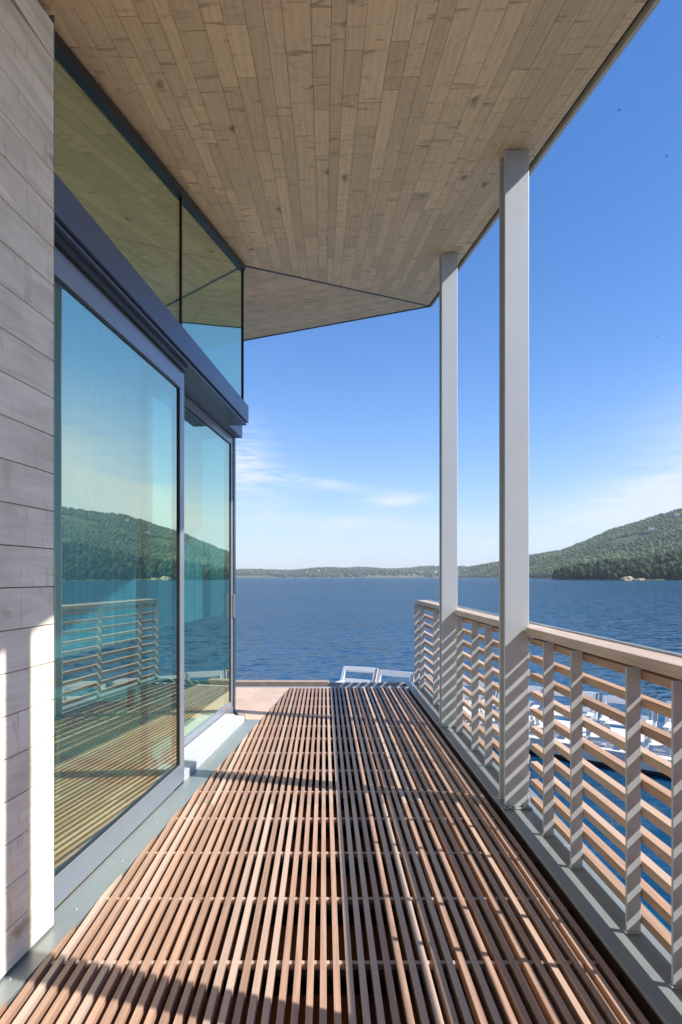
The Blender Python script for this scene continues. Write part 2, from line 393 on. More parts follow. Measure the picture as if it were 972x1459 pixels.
mb = MB(); fbox(mb, 2.5455, 2.5475, -0.02, 0.0640, 0.003, 3.66); mb.build('corner_trim', M['grey_metal'], house)

mb = MB(); mb.box(-4.0, 9.0, -2.35, -2.10, -0.35, 4.6)  # unseen dark wall, added to cut sky light on the post and column faces
mb.build('unseen_sky_blocker', M['navy_metal'], house)

# -- fixed front window: frame + pane
fr = MB()
fbox(fr, 2.55, 4.345, -0.062, 0.0, 0.0, 0.13)
fbox(fr, 2.55, 4.345, -0.062, -0.001, 2.68, 2.80)
fbox(fr, 4.262, 4.345, -0.062, -0.0005, 0.13, 2.68)
fbox(fr, 2.55, 2.655, -0.062, -0.0005, 0.13, 2.68)
win = fr.build('window', M['grey_metal'], house, bevel=0.002)
g = MB(); fbox(g, 2.655, 4.262, -0.022, -0.014, 0.13, 2.68); g.build('pane', M['glass'], win)
g = MB()
fbox(g, 2.655, 4.262, -0.0135, -0.005, 0.1305, 0.138); fbox(g, 2.655, 4.262, -0.0135, -0.005, 2.668, 2.6795)
fbox(g, 4.250, 4.2615, -0.0135, -0.005, 0.1385, 2.6675); fbox(g, 2.6555, 2.664, -0.0135, -0.005, 0.1385, 2.6675)
g.build('gasket', M['black'], win)

# -- sliding door, set back on the inner track
dr = MB(); n0, n1 = -0.255, -0.205
fbox(dr, 4.20, 6.51, n0, n1, 0.065, 0.125); fbox(dr, 4.20, 6.51, n0, n1, 2.76, 2.84)
fbox(dr, 6.425, 6.51, n0, n1 + .001, 0.125, 2.76); fbox(dr, 4.20, 4.29, n0, n1 + .001, 0.125, 2.76)
door = dr.build('sliding_door', M['grey_metal'], house, bevel=0.002)
g = MB(); fbox(g, 4.29, 6.425, -0.224, -0.216, 0.125, 2.76); g.build('pane', M['glass'], door)
g = MB(); fbox(g, 6.413, 6.4245, -0.2155, -0.209, 0.1255, 2.7595); fbox(g, 4.29, 6.4125, -0.2155, -0.209, 2.748, 2.7595); g.build('gasket', M['black'], door)
g = MB(); fbox(g, 6.462, 6.484, -0.204, -0.176, 0.98, 1.22); g.build('handle', M['grey_metal'], door, bevel=0.004)
jb = MB(); fbox(jb, 6.511, 6.56, -0.30, -0.19, 0.0, 2.84); jb.build('door_jamb', M['grey_metal'], house, bevel=0.002)

# -- sill tracks
tr = MB(); fbox(tr, 4.351, 6.15, -0.098, 0.0, -0.018, 0.052); fbox(tr, 4.351, 6.17, -0.20, -0.104, -0.018, 0.060)
sill = tr.build('sill', M['white_metal'], house, bevel=0.003)
g = MB(); fbox(g, 6.151, 6.168, -0.099, 0.001, -0.018, 0.055); g.build('end_cap', M['black'], sill)
g = MB(); fbox(g, 4.345, 6.5, -0.30, -0.2005, -0.02, 0.064); g.build('door_threshold', M['grey_metal'], house)

# -- header beam over the doors
hb = MB()
fbox(hb, 2.548, 6.05, -0.06, 0.062, 2.872, 3.035)
bm_o = hb.build('header_beam', M['navy_metal'], house, bevel=0.003)
g = MB(); fbox(g, 2.549, 6.03, -0.06, 0.046, 2.845, 2.8605); g.build('lip', M['navy_metal'], bm_o, bevel=0.002)
g = MB(); fbox(g, 2.549, 6.02, -0.06, 0.020, 2.8605, 2.872); fbox(g, 2.549, 4.34, -0.06, 0.022, 2.8005, 2.845); g.build('shadow_gap', M['black'], bm_o)
g = MB(); fbox(g, 4.346, 6.56, -0.30, -0.121, 2.845, 3.03); fbox(g, 4.346, 6.02, -0.120, -0.0605, 2.845, 3.03)
g.build('track_housing', M['navy_metal'], house)

# -- clerestory glass up to the soffit
cl_frame = MB()
zt = lambda y: zs(F(y, 0, 0)[0], y) - 0.014
fbox(cl_frame, 2.546, 6.115, -0.05, 0.016, lambda y: zt(y) - 0.052, lambda y: zt(y))
cf = cl_frame.build('clerestory_window', M['black'], house)
g = MB(); fbox(g, 2.546, 4.295, -0.022, -0.012, 3.036, lambda y: zt(y) - 0.053); g.build('pane', M['glass'], cf)
g = MB(); fbox(g, 4.315, 6.10, -0.022, -0.012, 3.036, lambda y: zt(y) - 0.053); g.build('pane', M['glass'], cf)
g = MB(); fbox(g, 4.2955, 4.3145, -0.045, -0.004, 3.036, lambda y: zt(y) - 0.053); g.build('mullion', M['black'], cf)
g = MB(); fbox(g, 6.1005, 6.114, -0.022, 0.0, 3.036, lambda y: zt(y) - 0.053); g.build('corner_bar', M['black'], cf)
# end of the house, facing the water
g = MB(); fbox(g, 6.100, 6.110, -3.5, -0.023, 3.036, lambda y: 4.20); g.build('end_pane', M['glass'], cf)
g = MB(); fbox(g, 6.50, 6.51, -3.5, -0.301, 0.0, 2.84); eg = g.build('end_window', M['glass'], house)
g = MB()
for nn in (-1.3, -2.4): fbox(g, 6.48, 6.53, nn - 0.03, nn + 0.03, 0.0, 2.84)
fbox(g, 6.05, 6.56, -3.5, -0.301, 2.845, 3.03)
g.build('end_mullion', M['navy_metal'], house)
# inside
g = MB(); fbox(g, 1.8, 6.49, -3.6, -0.305, -0.12, -0.004); fbox(g, 1.8, 4.34, -0.304, -0.07, -0.12, -0.004)
g.build('interior_floor', M['inner_floor'], house)
g = MB(); fbox(g, 1.8, 6.5, -3.72, -3.605, -0.1, 0.35); fbox(g, 1.68, 1.795, -3.72, -0.21, -0.1, 3.5)
g.build('interior_wall', M['plaster'], house)

# -- roof: dark slab, boarded soffits, fascia
def zt_(f, t): return lambda x, y: f(x, y) + t
rb = MB()
full = [A0, E, Q, B0]
rb.prism(clip(full, 1, 0, 1.95), zt_(zs, 0.014), zt_(zs, 0.30))
rb.prism(clip(clip(full, -1, 0, -1.9505), 0, -1, 2.2), zt_(zs, 0.014), zt_(zs, 0.30))
rb.prism(clip(clip(full, -1, 0, -3.6), 0, 1, -2.2005), zt_(zs, 0.014), zt_(zs, 0.30))
rb.prism([E, PP, Q], zt_(zw, 0.0145), zt_(zw, 0.32))
roof = rb.build('roof', M['slab_dark'], house)
mb = MB()
W = 0.094; x = -1.93
while x < 1.34:
    wd = random.choice([0.062, 0.076, 0.084, 0.084, 0.094, 0.118])
    y = -2.0 - random.random()
    while y < 8.2:
        L = random.choice([random.uniform(0.18, 0.5), random.uniform(0.3, 0.8), random.uniform(0.5, 1.3), random.uniform(0.9, 2.4)])
        pl = [(x + 0.0009, y + 0.0017), (x + wd - 0.0009, y + 0.0017), (x + wd - 0.0009, y + L - 0.0017), (x + 0.0009, y + L - 0.0017)]
        for (p, q, off) in ((A0, E, 0.016), (E, Q, 0.019), (B0, A0, 0.0)):
            a, b, c = halfplane(p, q); ln = math.hypot(a, b)
            pl = clip(pl, a, b, c - off * ln)
            if len(pl) < 3: break
        if len(pl) >= 3:
            mb.prism(pl, zt_(zs, random.uniform(-0.0006, 0.0006)), zt_(zs, 0.0125))
        y += L
    x += wd
mb.build('soffit', M['soffit_wood'], roof, bevel=0.0015)
mb = MB()   # folded wing boards run along its outer edge
d = Vector((PP[0] - E[0], PP[1] - E[1])).normalized(); nn = Vector((-d.y, d.x))
ctr = Vector(E)
v = 0.0
while v < 6.0:
    u = -0.5 - random.random()
    while u < 8:
        L = random.uniform(1.0, 3.2)
        pl = [ctr + d * uu + nn * vv for uu, vv in ((u + .001, v + .0009), (u + L - .001, v + .0009), (u + L - .001, v + 0.0931), (u + .001, v + 0.0931))]
        pl = [(p.x, p.y) for p in pl]
        for (p, q, off) in ((E, PP, 0.02), (PP, Q, 0.0), (Q, E, 0.019)):
            a, b, c = halfplane(p, q); ln = math.hypot(a, b)
            pl = clip(pl, a, b, c - off * ln)
            if len(pl) < 3: break
        if len(pl) >= 3: mb.prism(pl, zt_(zw, random.uniform(-0.0005, 0.0005)), zt_(zw, 0.0125))
        u += L
    v += 0.095
mb.build('wing_soffit', M['wing_wood'], roof)
mb = MB()
mb.prism([(A0[0] + 0.012, A0[1]), (A0[0] + 0.032, A0[1]), (E[0] + 0.032, E[1] + 0.02), (E[0] + 0.012, E[1] + 0.01)], zt_(zs, -0.012), zt_(zs, 0.31))
mb.build('fascia', M['fascia'], roof)
mb = MB()
od = Vector((d.y, -d.x)) if (Vector((d.y, -d.x)).y > 0) else Vector((-d.y, d.x))
e1 = Vector(E); q1 = Vector(PP)
mb.prism([tuple(e1 + od * 0.002), tuple(e1 + od * 0.03), tuple(q1 + od * 0.03), tuple(q1 + od * 0.002)], zt_(zw, -0.008), zt_(zw, 0.33))
mb.build('fascia', M['navy_metal'], roof)

ed = (Vector(Q) - Vector(E)).normalized(); en = Vector((-ed.y, ed.x)) * 0.0165
mb = MB(); mb.prism([tuple(Vector(E) + en), tuple(Vector(E) - en), tuple(Vector(Q) - en), tuple(Vector(Q) + en)], lambda x, y: min(zs(x, y), zw(x, y)) - 0.003, zt_(zs, 0.011))
mb.build('crease_strip', M['black'], roof)

# -- curtain hung behind the fixed window
def curtain(y0, y1, n, z0, z1, nm):
    N = int((y1 - y0) * 90); K = 6; P = []; Fc = []
    for k_ in range(K + 1):
        for i in range(N + 1):
            t = i / N; y = y0 + (y1 - y0) * t
            amp = 0.022 + 0.01 * math.sin(t * 9 + k_ * 0.3)
            P.append(F(y, n + amp * math.sin(t * (y1 - y0) * 58 + 0.8 * math.sin(t * 23)), z1 + (z0 - z1) * k_ / K))
    for k_ in range(K):
        for i in range(N):
            a = k_ * (N + 1) + i; Fc.append((a, a + 1, a + N + 2, a + N + 1))
    m_ = MB(); m_.poly(P, Fc)
    return m_.build(nm, M['curtain'], None, smooth=True, loc=F((y0 + y1) / 2, n, z0))
tag(curtain(2.40, 4.62, -0.30, 0.98, 2.98, 'curtain'), 'sheer pale curtain hanging behind the large fixed window pane', 'curtain')
tag(curtain(4.50, 6.35, -0.48, 0.98, 2.84, 'curtain'), 'sheer pale curtain hanging behind the narrower sliding glass door', 'curtain')

bn = tag(empty('wooden_bench', F(3.45, -0.85, 0)), 'low wooden bench indoors behind the large window pane', 'bench')
m_ = MB(); fbox(m_, 3.0, 3.9, -1.1, -0.62, 0.46, 0.50); m_.build('seat', M['rail_wood'], bn, bevel=0.004)
for yy in (3.04, 3.82):
    for nn_ in (-1.08, -0.68):
        m_ = MB(); fbox(m_, yy, yy + 0.045, nn_, nn_ + 0.045, -0.003, 0.4595); m_.build('leg', M['rail_wood'], bn)

# ================================================================== DECK
deck = tag(empty('slatted_deck', (0, 3, 0)), 'boardwalk grating of narrow reddish timber slats between glass front and railing', 'deck')
GE = lambda y: -1.053 + 0.103 * (y - 2.052)
mb = MB(); x = -1.44
edge = halfplane((GE(8.0), 8.0), (GE(-1.5), -1.5))
i = 0
while x < 1.03:
    jx = random.uniform(-0.0008, 0.0008)
    for (ya, yb) in ((-1.5, 3.90), (3.903, 8.0)):
        pl = [(x + jx, ya), (x + jx + 0.0230, ya), (x + jx + 0.0230, yb), (x + jx, yb)]
        a, b, c = halfplane((GE(8.0) , 8.0), (GE(-1.5), -1.5))
        pl = clip(pl, a, b, c)
        if len(pl) >= 3:
            mb.prism(pl, -0.052, random.uniform(-0.001, 0.001))
    x += 0.046
mb.build('slat_panel', M['deck_wood'], deck, bevel=0.002)
y = -1.4; ylist = []
yb = 2.316 - 0.46 * 9
while yb < 7.98:
    if yb > -1.45: ylist.append(yb)
    yb += 0.46
for y in ylist:
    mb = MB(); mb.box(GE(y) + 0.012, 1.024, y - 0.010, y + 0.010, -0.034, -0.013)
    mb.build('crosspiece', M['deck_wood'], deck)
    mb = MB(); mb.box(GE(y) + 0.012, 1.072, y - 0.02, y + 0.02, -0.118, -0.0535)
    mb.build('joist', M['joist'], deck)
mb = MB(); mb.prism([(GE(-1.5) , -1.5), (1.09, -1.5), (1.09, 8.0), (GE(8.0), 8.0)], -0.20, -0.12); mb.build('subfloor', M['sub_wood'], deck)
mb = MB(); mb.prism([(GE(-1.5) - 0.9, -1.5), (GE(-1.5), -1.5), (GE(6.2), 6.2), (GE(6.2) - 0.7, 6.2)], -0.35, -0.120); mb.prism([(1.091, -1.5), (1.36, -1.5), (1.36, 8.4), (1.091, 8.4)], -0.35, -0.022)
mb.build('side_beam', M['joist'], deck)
# left metal flashing with screw heads
mb = MB()
mb.prism([F(-1.5, 0.0, 0)[:2], (GE(-1.5) - 0.004, -1.5), (GE(6.22) - 0.004, 6.22), F(6.22, 0.0, 0)[:2]], -0.10, -0.006)
fl = mb.build('flashing', M['zinc'], deck, bevel=0.002)
for px, py in ((260, 1132), (223, 1172), (173, 1224), (108, 1293), (14, 1392)):
    Y = 900 * EYE / (py - 822); X = (px - 462) / 900 * Y
    mb = MB(); mb.cyl((X, Y, -0.006), 0.007, 0.003, 12); mb.build('screw', M['screw'], fl, loc=(X, Y, -0.006))
# right metal base plate under the railing
mb = MB(); mb.box(1.078, 1.37, -1.5, 3.30, -0.021, -0.004); mb.box(1.078, 1.37, 3.303, 8.42, -0.021, -0.004)
mb.build('base_plate', M['zinc'], deck, bevel=0.002)
mb = MB(); mb.box(GE(8.0) - 0.6, 1.37, 8.425, 8.45, -0.25, -0.01); mb.box(-2.4, 1.077, 8.006, 8.047, -0.25, 0.001)
mb.build('nosing', M['white_metal'], deck, bevel=0.002)

# terrace tiles past the glass
mb = MB()
for ix in range(9):
    for iy in range(4):
        x0 = -3.9 + ix * 0.42; x1 = x0 + 0.411; y0 = 6.57 + iy * 0.358; y1 = y0 + 0.349
        sk = 0.103
        pl = [(x0 + sk * (y0 - 6.5), y0), (x1 + sk * (y0 - 6.5), y0), (x1 + sk * (y1 - 6.5), y1), (x0 + sk * (y1 - 6.5), y1)]
        a, b, c = halfplane((GE(8.0) - 0.004, 8.0), (GE(6) - 0.004, 6.0)); pl = clip(pl, -a, -b, -c)
        if len(pl) >= 3: mb.prism(pl, -0.02, -0.003)
y0, y1 = 6.222, 6.566
pl = [(-0.77, y0 + .0), (GE(y0) - 0.004, y0), (GE(y1) - 0.004, y1), (-0.92, y1)]
mb.prism(pl, -0.02, -0.003)
tag(mb.build('terrace', M['tile'], bevel=0.0015), kind='structure')
mb = MB(); mb.prism([(-3.95, 6.565), (GE(6.565) - 0.005, 6.565), (GE(8.0) - 0.005, 8.004), (-3.8, 8.004)], -0.30, -0.0205)
mb.prism([(-1.2, 6.2), (GE(6.2) - 0.006, 6.2), (GE(6.56) - 0.006, 6.5645), (-1.2, 6.5645)], -0.30, -0.0205)
tag(mb.build('terrace_base', M['joist']), kind='structure')
mb = MB(); mb.box(-4.0, 0.065, 8.36, 8.50, -0.055, 0.012)
tag(mb.build('timber_kerb', M['grey_wood'], bevel=0.004), 'low weathered timber kerb along the far edge of the tiled terrace', 'kerb')

# ================================================================== COLUMNS
def column(y, label):
    x0, x1, d_ = 1.098, 1.246, 0.125
    r = empty('steel_column', ((x0 + x1) / 2, y + d_ / 2, 0))
    tag(r, label, 'column', 'steel columns holding up the eave')
    m_ = MB(); top = lambda x, yy: zs(x, yy) - 0.004
    xm = (x0 + x1) / 2; t_ = 0.016
    ol = [(x0, y), (x1, y), (x1, y + t_), (xm + .006, y + t_), (xm + .006, y + d_ - t_), (x1, y + d_ - t_), (x1, y + d_), (x0, y + d_), (x0, y + d_ - t_), (xm - .006, y + d_ - t_), (xm - .006, y + t_), (x0, y + t_)]
    m_.prism(ol, 0.006, top); m_.build('shaft', M['column_paint'], r, bevel=0.003, segs=2)
    m_ = MB(); m_.box(x0 - 0.012, x1 + 0.012, y - 0.036, y + d_ + 0.012, -0.0035, 0.0055); bp = m_.build('base_plate', M['zinc'], r, bevel=0.002)
    m_ = MB()
    for bx in (x0 + 0.03, x1 - 0.03):
        m_.cyl((bx, y - 0.022, 0.0056), 0.009, 0.010, 6)
    m_.build('bolts', M['screw'], bp)
    return r
column(5.90, 'pale grey steel column farther away, its top nearest the pointed roof corner')
column(3.84, 'wider looking pale grey steel column nearer the camera, beside the near railing')
column(1.55, 'pale grey steel column just outside the right edge of the picture')

# ================================================================== RAILING
rail = tag(empty('deck_railing', (1.25, 4.0, 0)), 'deck railing of horizontal timber slats on flat grey posts with wood cap', 'railing')
segs = [(8.36, 6.029), (5.896, 3.969), (3.836, 1.679), (1.546, -1.5)]
for (b_, a_) in segs:
    m_ = MB()
    m_.box(1.222, 1.355, a_, b_, 1.046, 1.094)
    cp = m_.build('cap_rail', M['cap_wood'], rail, bevel=0.005, segs=2)
    m_ = MB()
    for k_ in range(10):
        zc = 1.012 - 0.107 * k_
        m_.box(1.251, 1.296, a_, b_, zc - 0.018, zc + 0.018)
    m_.build('slats', M['rail_wood'], rail, bevel=0.003)
m_ = MB(); m_.box(1.357, 1.369, -1.5, 8.36, 1.050, 1.104); m_.build('edge_strip', M['column_paint'], rail, bevel=0.002)
m_ = MB()
for (b_, a_) in zip([q[1] for q in segs[:-1]], [q[0] for q in segs[1:]]): m_ = MB(); m_.box(1.250, 1.3548, a_ + 0.0006, b_ - 0.0006, 1.0465, 1.0935); m_.build('cap_filler', M['cap_wood'], rail)
for Y in (8.34, 7.86, 6.90, 5.68, 5.10, 4.68, 3.43, 3.05, 2.49, 2.16, 1.2, 0.6, -0.1, -0.9):
    m_ = MB(); m_.box(1.190, 1.2465, Y - 0.006, Y + 0.006, 0.004, 1.0445)
    po = m_.build('post', M['post_paint'], rail, bevel=0.0015)
    m_ = MB(); m_.box(1.184, 1.2475, Y - 0.012, Y + 0.012, -0.0035, 0.0035); m_.build('foot', M['post_paint'], po, bevel=0.001)

# ================================================================== FLOATING DOCK + CHAIRS
WZ = -1.80
pA, pB = Vector((-0.4, 15.75)), Vector((8.8, 8.32))
dd = (pB - pA).normalized(); dn = Vector((-dd.y, dd.x))       # dn points away from the deck
if dn.y < 0: dn = -dn
Ld = (pB - pA).length
dk = tag(empty('floating_dock', (*pA, WZ)), 'pale floating dock on the water below the deck, carrying white chairs', 'dock')
def dp(s, t): p = pA + dd * s + dn * t; return (p.x, p.y)
m_ = MB(); m_.prism([dp(0, -0.75), dp(Ld, -0.75), dp(Ld, 1.1), dp(0, 1.1)], WZ + 0.20, WZ + 0.27); m_.build('deck_surface', M['dock_deck'], dk, bevel=0.004)
m_ = MB()
for k_ in range(7):
    s0 = 0.15 + k_ * (Ld - 0.1) / 7; s1 = s0 + (Ld - 0.1) / 7 - 0.25
    m_.prism([dp(s0, -0.68), dp(s1, -0.68), dp(s1, 1.0), dp(s0, 1.0)], WZ - 0.2, WZ + 0.1995)
m_.build('float_blocks', M['float_plastic'], dk, bevel=0.02)
m_ = MB(); m_.prism([dp(0, -0.79), dp(Ld, -0.79), dp(Ld, -0.7505), dp(0, -0.7505)], WZ + 0.08, WZ + 0.30); m_.build('edge_board', M['white_plastic'], dk)

def make_chair():
    r = empty('deck_chair', (0, 0, 0))
    # faces +Y; seat 0.62 wide
    for sx in (-0.33, 0.33):
        m_ = MB()
        m_.bar((sx, -0.36, 0.0), (sx, -0.02, 0.40), 0.05, 0.07, (1, 0, 0)); m_.bar((sx, 0.36, 0.0), (sx, 0.05, 0.40), 0.05, 0.07, (1, 0, 0))
        m_.bar((sx, -0.22, 0.27), (sx, 0.25, 0.27), 0.035, 0.05)
        m_.build('side_frame', M['white_plastic'], r, bevel=0.004)
        m_ = MB(); m_.bar((sx * 1.05, -0.10, 0.425), (sx * 1.05, 0.40, 0.435), 0.11, 0.03); m_.build('armrest', M['white_plastic'], r, bevel=0.006)
    m_ = MB()
    for k_ in range(6): 
        yy = -0.20 + k_ * 0.095
        m_.box(-0.30, 0.30, yy, yy + 0.075, 0.315 + 0.012 * k_, 0.337 + 0.012 * k_)
    m_.build('seat', M['white_plastic'], r, bevel=0.004)
    m_ = MB(); a = Vector((0, -0.10, 0.28)); t = Vector((0, -0.38, 0.74)); dv = (t - a); dn3 = tuple(dv.normalized())
    for sx in (-0.407, 0.407): m_.bar(a + Vector((sx, 0, 0)), t + Vector((sx, 0, 0)), 0.085, 0.055, (0, 1, 0))
    q = a + dv * 0.90; m_.bar(q + Vector((-0.364, 0, 0)), q + Vector((0.364, 0, 0)), 0.053, 0.125, dn3)
    q = a + dv * 0.34; m_.bar(q + Vector((-0.364, 0, 0)), q + Vector((0.364, 0, 0)), 0.03, 0.10, dn3)
    q = a + dv * 0.10; m_.bar(q + Vector((-0.364, 0, 0)), q + Vector((0.364, 0, 0)), 0.03, 0.10, dn3)
    m_.build('backrest', M['white_plastic'], r, bevel=0.008)
    m_ = MB(); m_.bar(a + dv * 0.3 + Vector((-0.456, 0, 0)), t + Vector((-0.456, 0, 0)), 0.01, 0.088, (0, 1, 0)); m_.build('edge_trim', M['tan_edge'], r)
    return r
chair = make_chair()
rz = math.atan2(dd.y, dd.x) + math.pi
chair_labels = ['white deck chair at the far left end of the dock, past the deck end',
    'second white deck chair along the dock, seen just left of the railing end',
    'third white deck chair along the dock, seen behind the railing end posts',
    'fourth white deck chair along the dock, seen past the farther steel column',
    'fifth white deck chair along the dock, between the two steel columns',
    'sixth white deck chair along the dock, behind the nearer steel column',
    'seventh white deck chair along the dock, just right of the nearer column',
    'eighth white deck chair along the dock, framed between railing posts right of the nearer column',
    'ninth white deck chair along the dock, near the right picture edge',
    'last white deck chair at the near right end of the dock']
for k_ in range(10):
    s = 1.38 + k_ * 1.0
    o = chair if k_ == 0 else copy_tree(chair)
    p = dp(s, random.uniform(-0.05, 0.08)); o.location = (p[0], p[1], WZ + 0.271); o.rotation_euler.z = rz + R(6) + random.uniform(-0.12, 0.12)
    tag(o, chair_labels[k_], 'chair', 'white deck chairs along the floating dock')
# ================================================================== WATER, SHORES, HILLS
m_ = MB(); m_.poly([(-4300, -400, WZ), (3900, -400, WZ), (3900, 4300, WZ), (-4300, 4300, WZ)], [(0, 1, 2, 3)])
tag(m_.build('water', M['water']), kind='structure')

def interp(x, xs, ys): return np.interp(x, xs, ys)
def vnoise(x, y, s, seed):
    r_ = np.random.RandomState(seed); n_ = 128; gdt = r_.rand(n_, n_)
    x = x / s; y = y / s
    xi = np.floor(x).astype(int); yi = np.floor(y).astype(int); fx = x - xi; fy = y - yi
    fx = fx * fx * (3 - 2 * fx); fy = fy * fy * (3 - 2 * fy)
    g_ = lambda a, b: gdt[a % n_, b % n_]
    return (g_(xi, yi) * (1 - fx) + g_(xi + 1, yi) * fx) * (1 - fy) + (g_(xi, yi + 1) * (1 - fx) + g_(xi + 1, yi + 1) * fx) * fy
AZ = [12, 14, 18.2, 20.6, 22.7, 24.5, 26.2, 28.0, 29.5, 31.3, 34.6, 39, 46, 54, 62]
TE = [.016, .022, .036, .0425, .0575, .072, .080, .090, .097, .100, .106, .108, .098, .070, .03]
SHORE = lambda a: interp(a, [12, 18, 20, 24, 30, 40, 62], [2300, 1500, 1250, 1180, 1150, 1200, 1300])
RIDGE = lambda a: interp(a, [12, 18, 24, 34, 62], [2750, 2250, 2000, 1900, 1900])
def hill_h(x, y):
    r_ = np.hypot(x, y); a = np.degrees(np.arctan2(x, y))
    sh = SHORE(a); rg = RIDGE(a); top = interp(a, AZ, TE) * rg - 9.0
    t = np.clip((r_ - sh) / (rg - sh), -0.3, 1.0)
    up = np.where(t > 0, np.clip(t, 0, 1) ** 0.85, t * 0.2)
    back = np.clip((r_ - rg) / 700, 0, 1)
    h = top * up * (1 - 0.9 * back ** 1.3)
    nz = (vnoise(x, y, 160, 3) - 0.5) * 26 + (vnoise(x, y, 60, 4) - 0.5) * 9
    h = h + nz * np.clip(t * 2.2, 0, 1) * np.clip(1.15 - t, 0.12, 1)
    h = h * np.clip((a - 11.5) / 2, 0, 1) * np.clip((63 - a) / 3, 0, 1)
    return np.where(t > 0, h + 1.0, np.maximum(t * 10, -0.6))
def head_h(x, y):
    r_ = np.hypot(x, y); a = np.degrees(np.arctan2(x, y))
    sh = interp(a, [19.8, 21, 24, 27.3, 30, 36, 48], [800, 705, 660, 640, 650, 700, 760])
    top = interp(a, [20.0, 21, 23, 26, 28.5, 30, 34, 40, 47], [0, 5, 11, 13, 17, 24, 34, 30, 0])
    wd_ = interp(a, [20.0, 23, 30, 47], [60, 190, 330, 300])
    t = (r_ - sh) / wd_
    h = top * np.clip(np.where(t < 0.5, t / 0.45, (1.05 - t) / 0.55), -0.3, 1.0)
    h = h + (vnoise(x, y, 45, 9) - 0.5) * 6 * np.clip(t * 4, 0, 1)
    return np.where((t > 0) & (t < 1.05) & (a > 20) & (a < 47), h + 0.8, -0.6)
def shore_h(x, y):
    edge_ = 2850 + 160 * (vnoise(x, y * 0 + 5, 700, 21) - 0.5)
    t = (y - edge_) / 420
    top = interp(x, [-4000, -2500, -1200, -420, -100, 300, 700, 1100, 1500], [40, 44, 40, 35, 33, 42, 52, 56, 52])
    h = top * (1 - np.exp(-2.2 * np.clip(t, 0, 3))) + (vnoise(x, y, 190, 22) - 0.5) * 18 * np.clip(t * 3, 0, 1)
    return np.where(t > 0, h + 1.0, -0.6)

def terrain(name, hf, P, nu, nv, mat, drop=None):
    vs = np.stack([P[..., 0].ravel(), P[..., 1].ravel()], 1)
    h = hf(vs[:, 0], vs[:, 1]) + WZ
    m_ = MB(); m_.v = [tuple(map(float, (a, b, c))) for a, b, c in zip(vs[:, 0], vs[:, 1], h)]
    m_.f = [(i * nv + j, (i + 1) * nv + j, (i + 1) * nv + j + 1, i * nv + j + 1) for i in range(nu - 1) for j in range(nv - 1)]
    return tag(m_.build(name, mat, smooth=True), kind='structure')
def polar(a0, a1, r0, r1, nu, nv):
    A, RR = np.meshgrid(np.radians(np.linspace(a0, a1, nu)), np.linspace(r0, r1, nv), indexing='ij')
    return np.stack([RR * np.sin(A), RR * np.cos(A)], -1)
terrain('hill', hill_h, polar(11.5, 63, 1100, 2900, 150, 90), 150, 90, M['hill_ground'])
terrain('headland', head_h, polar(19.6, 47.5, 600, 1120, 120, 60), 120, 60, M['hill_ground'])
gx, gy = np.meshgrid(np.linspace(-3900, 1450, 160), np.linspace(2700, 3900, 40), indexing='ij')
terrain('far_shore', shore_h, np.stack([gx, gy], -1), 160, 40, M['shore_ground'])

def ico(sub):
    b = bmesh.new(); bmesh.ops.create_icosphere(b, subdivisions=sub, radius=1.0); b.verts.ensure_lookup_table()
    v = np.array([p.co[:] for p in b.verts]); f = np.array([[q.index for q in fc.verts] for fc in b.faces]); b.free()
    return v, f
def conifer_proto(seed):
    r_ = np.random.RandomState(seed); V = []; Fa = []; n_ = 7
    z_ = 0.06
    for k_ in range(4):
        rr = (0.30, 0.25, 0.18, 0.10)[k_]; zt_k = (0.46, 0.66, 0.84, 1.0)[k_]; zb = (0.06, 0.28, 0.50, 0.70)[k_]
        b = len(V)
        for i in range(n_):
            a = 2 * math.pi * i / n_ + k_; q = rr * r_.uniform(0.65, 1.25)
            V.append((q * math.cos(a), q * math.sin(a), zb + r_.uniform(-0.04, 0.04)))
        V.append((0, 0, zt_k)); V.append((0, 0, zb + 0.1))
        for i in range(n_):
            Fa.append((b + i, b + (i + 1) % n_, b + n_)); Fa.append((b + (i + 1) % n_, b + i, b + n_ + 1))
    return np.array(V), np.array(Fa)
def round_proto(seed, sub):
    r_ = np.random.RandomState(seed); v, f = ico(sub)
    v = v * (0.72 + 0.5 * r_.rand(len(v), 1))
    v[:, :2] *= 0.46; v[:, 2] = v[:, 2] * 0.46 + 0.50
    return v, f
def forest(name, pts, heights, protos, mat, widths=(0.8, 1.3)):
    VV = []; FF = []; off = 0
    for (x, y, z), h in zip(pts, heights):
        v, f = protos[random.randrange(len(protos))]
        a = random.uniform(0, 6.28); c, s = math.cos(a), math.sin(a); wd_ = h * random.uniform(*widths)
        q = np.empty_like(v); q[:, 0] = (v[:, 0] * c - v[:, 1] * s) * wd_ + x; q[:, 1] = (v[:, 0] * s + v[:, 1] * c) * wd_ + y; q[:, 2] = v[:, 2] * h + z
        VV.append(q); FF.append(f + off); off += len(v)
    VV = np.concatenate(VV); FF = np.concatenate(FF)
    me = bpy.data.meshes.new(name); me.vertices.add(len(VV)); me.vertices.foreach_set('co', VV.astype(np.float32).ravel())
    me.loops.add(FF.size); me.loops.foreach_set('vertex_index', FF.astype(np.int32).ravel())
    me.polygons.add(len(FF)); me.polygons.foreach_set('loop_start', np.arange(0, FF.size, 3, dtype=np.int32)); me.polygons.foreach_set('loop_total', np.full(len(FF), 3, dtype=np.int32))
    me.update(calc_edges=True); me.validate(); me.materials.append(mat)
    o = bpy.data.objects.new(name, me); col.objects.link(o); return tag(o, kind='stuff')
rs = np.random.RandomState(11)
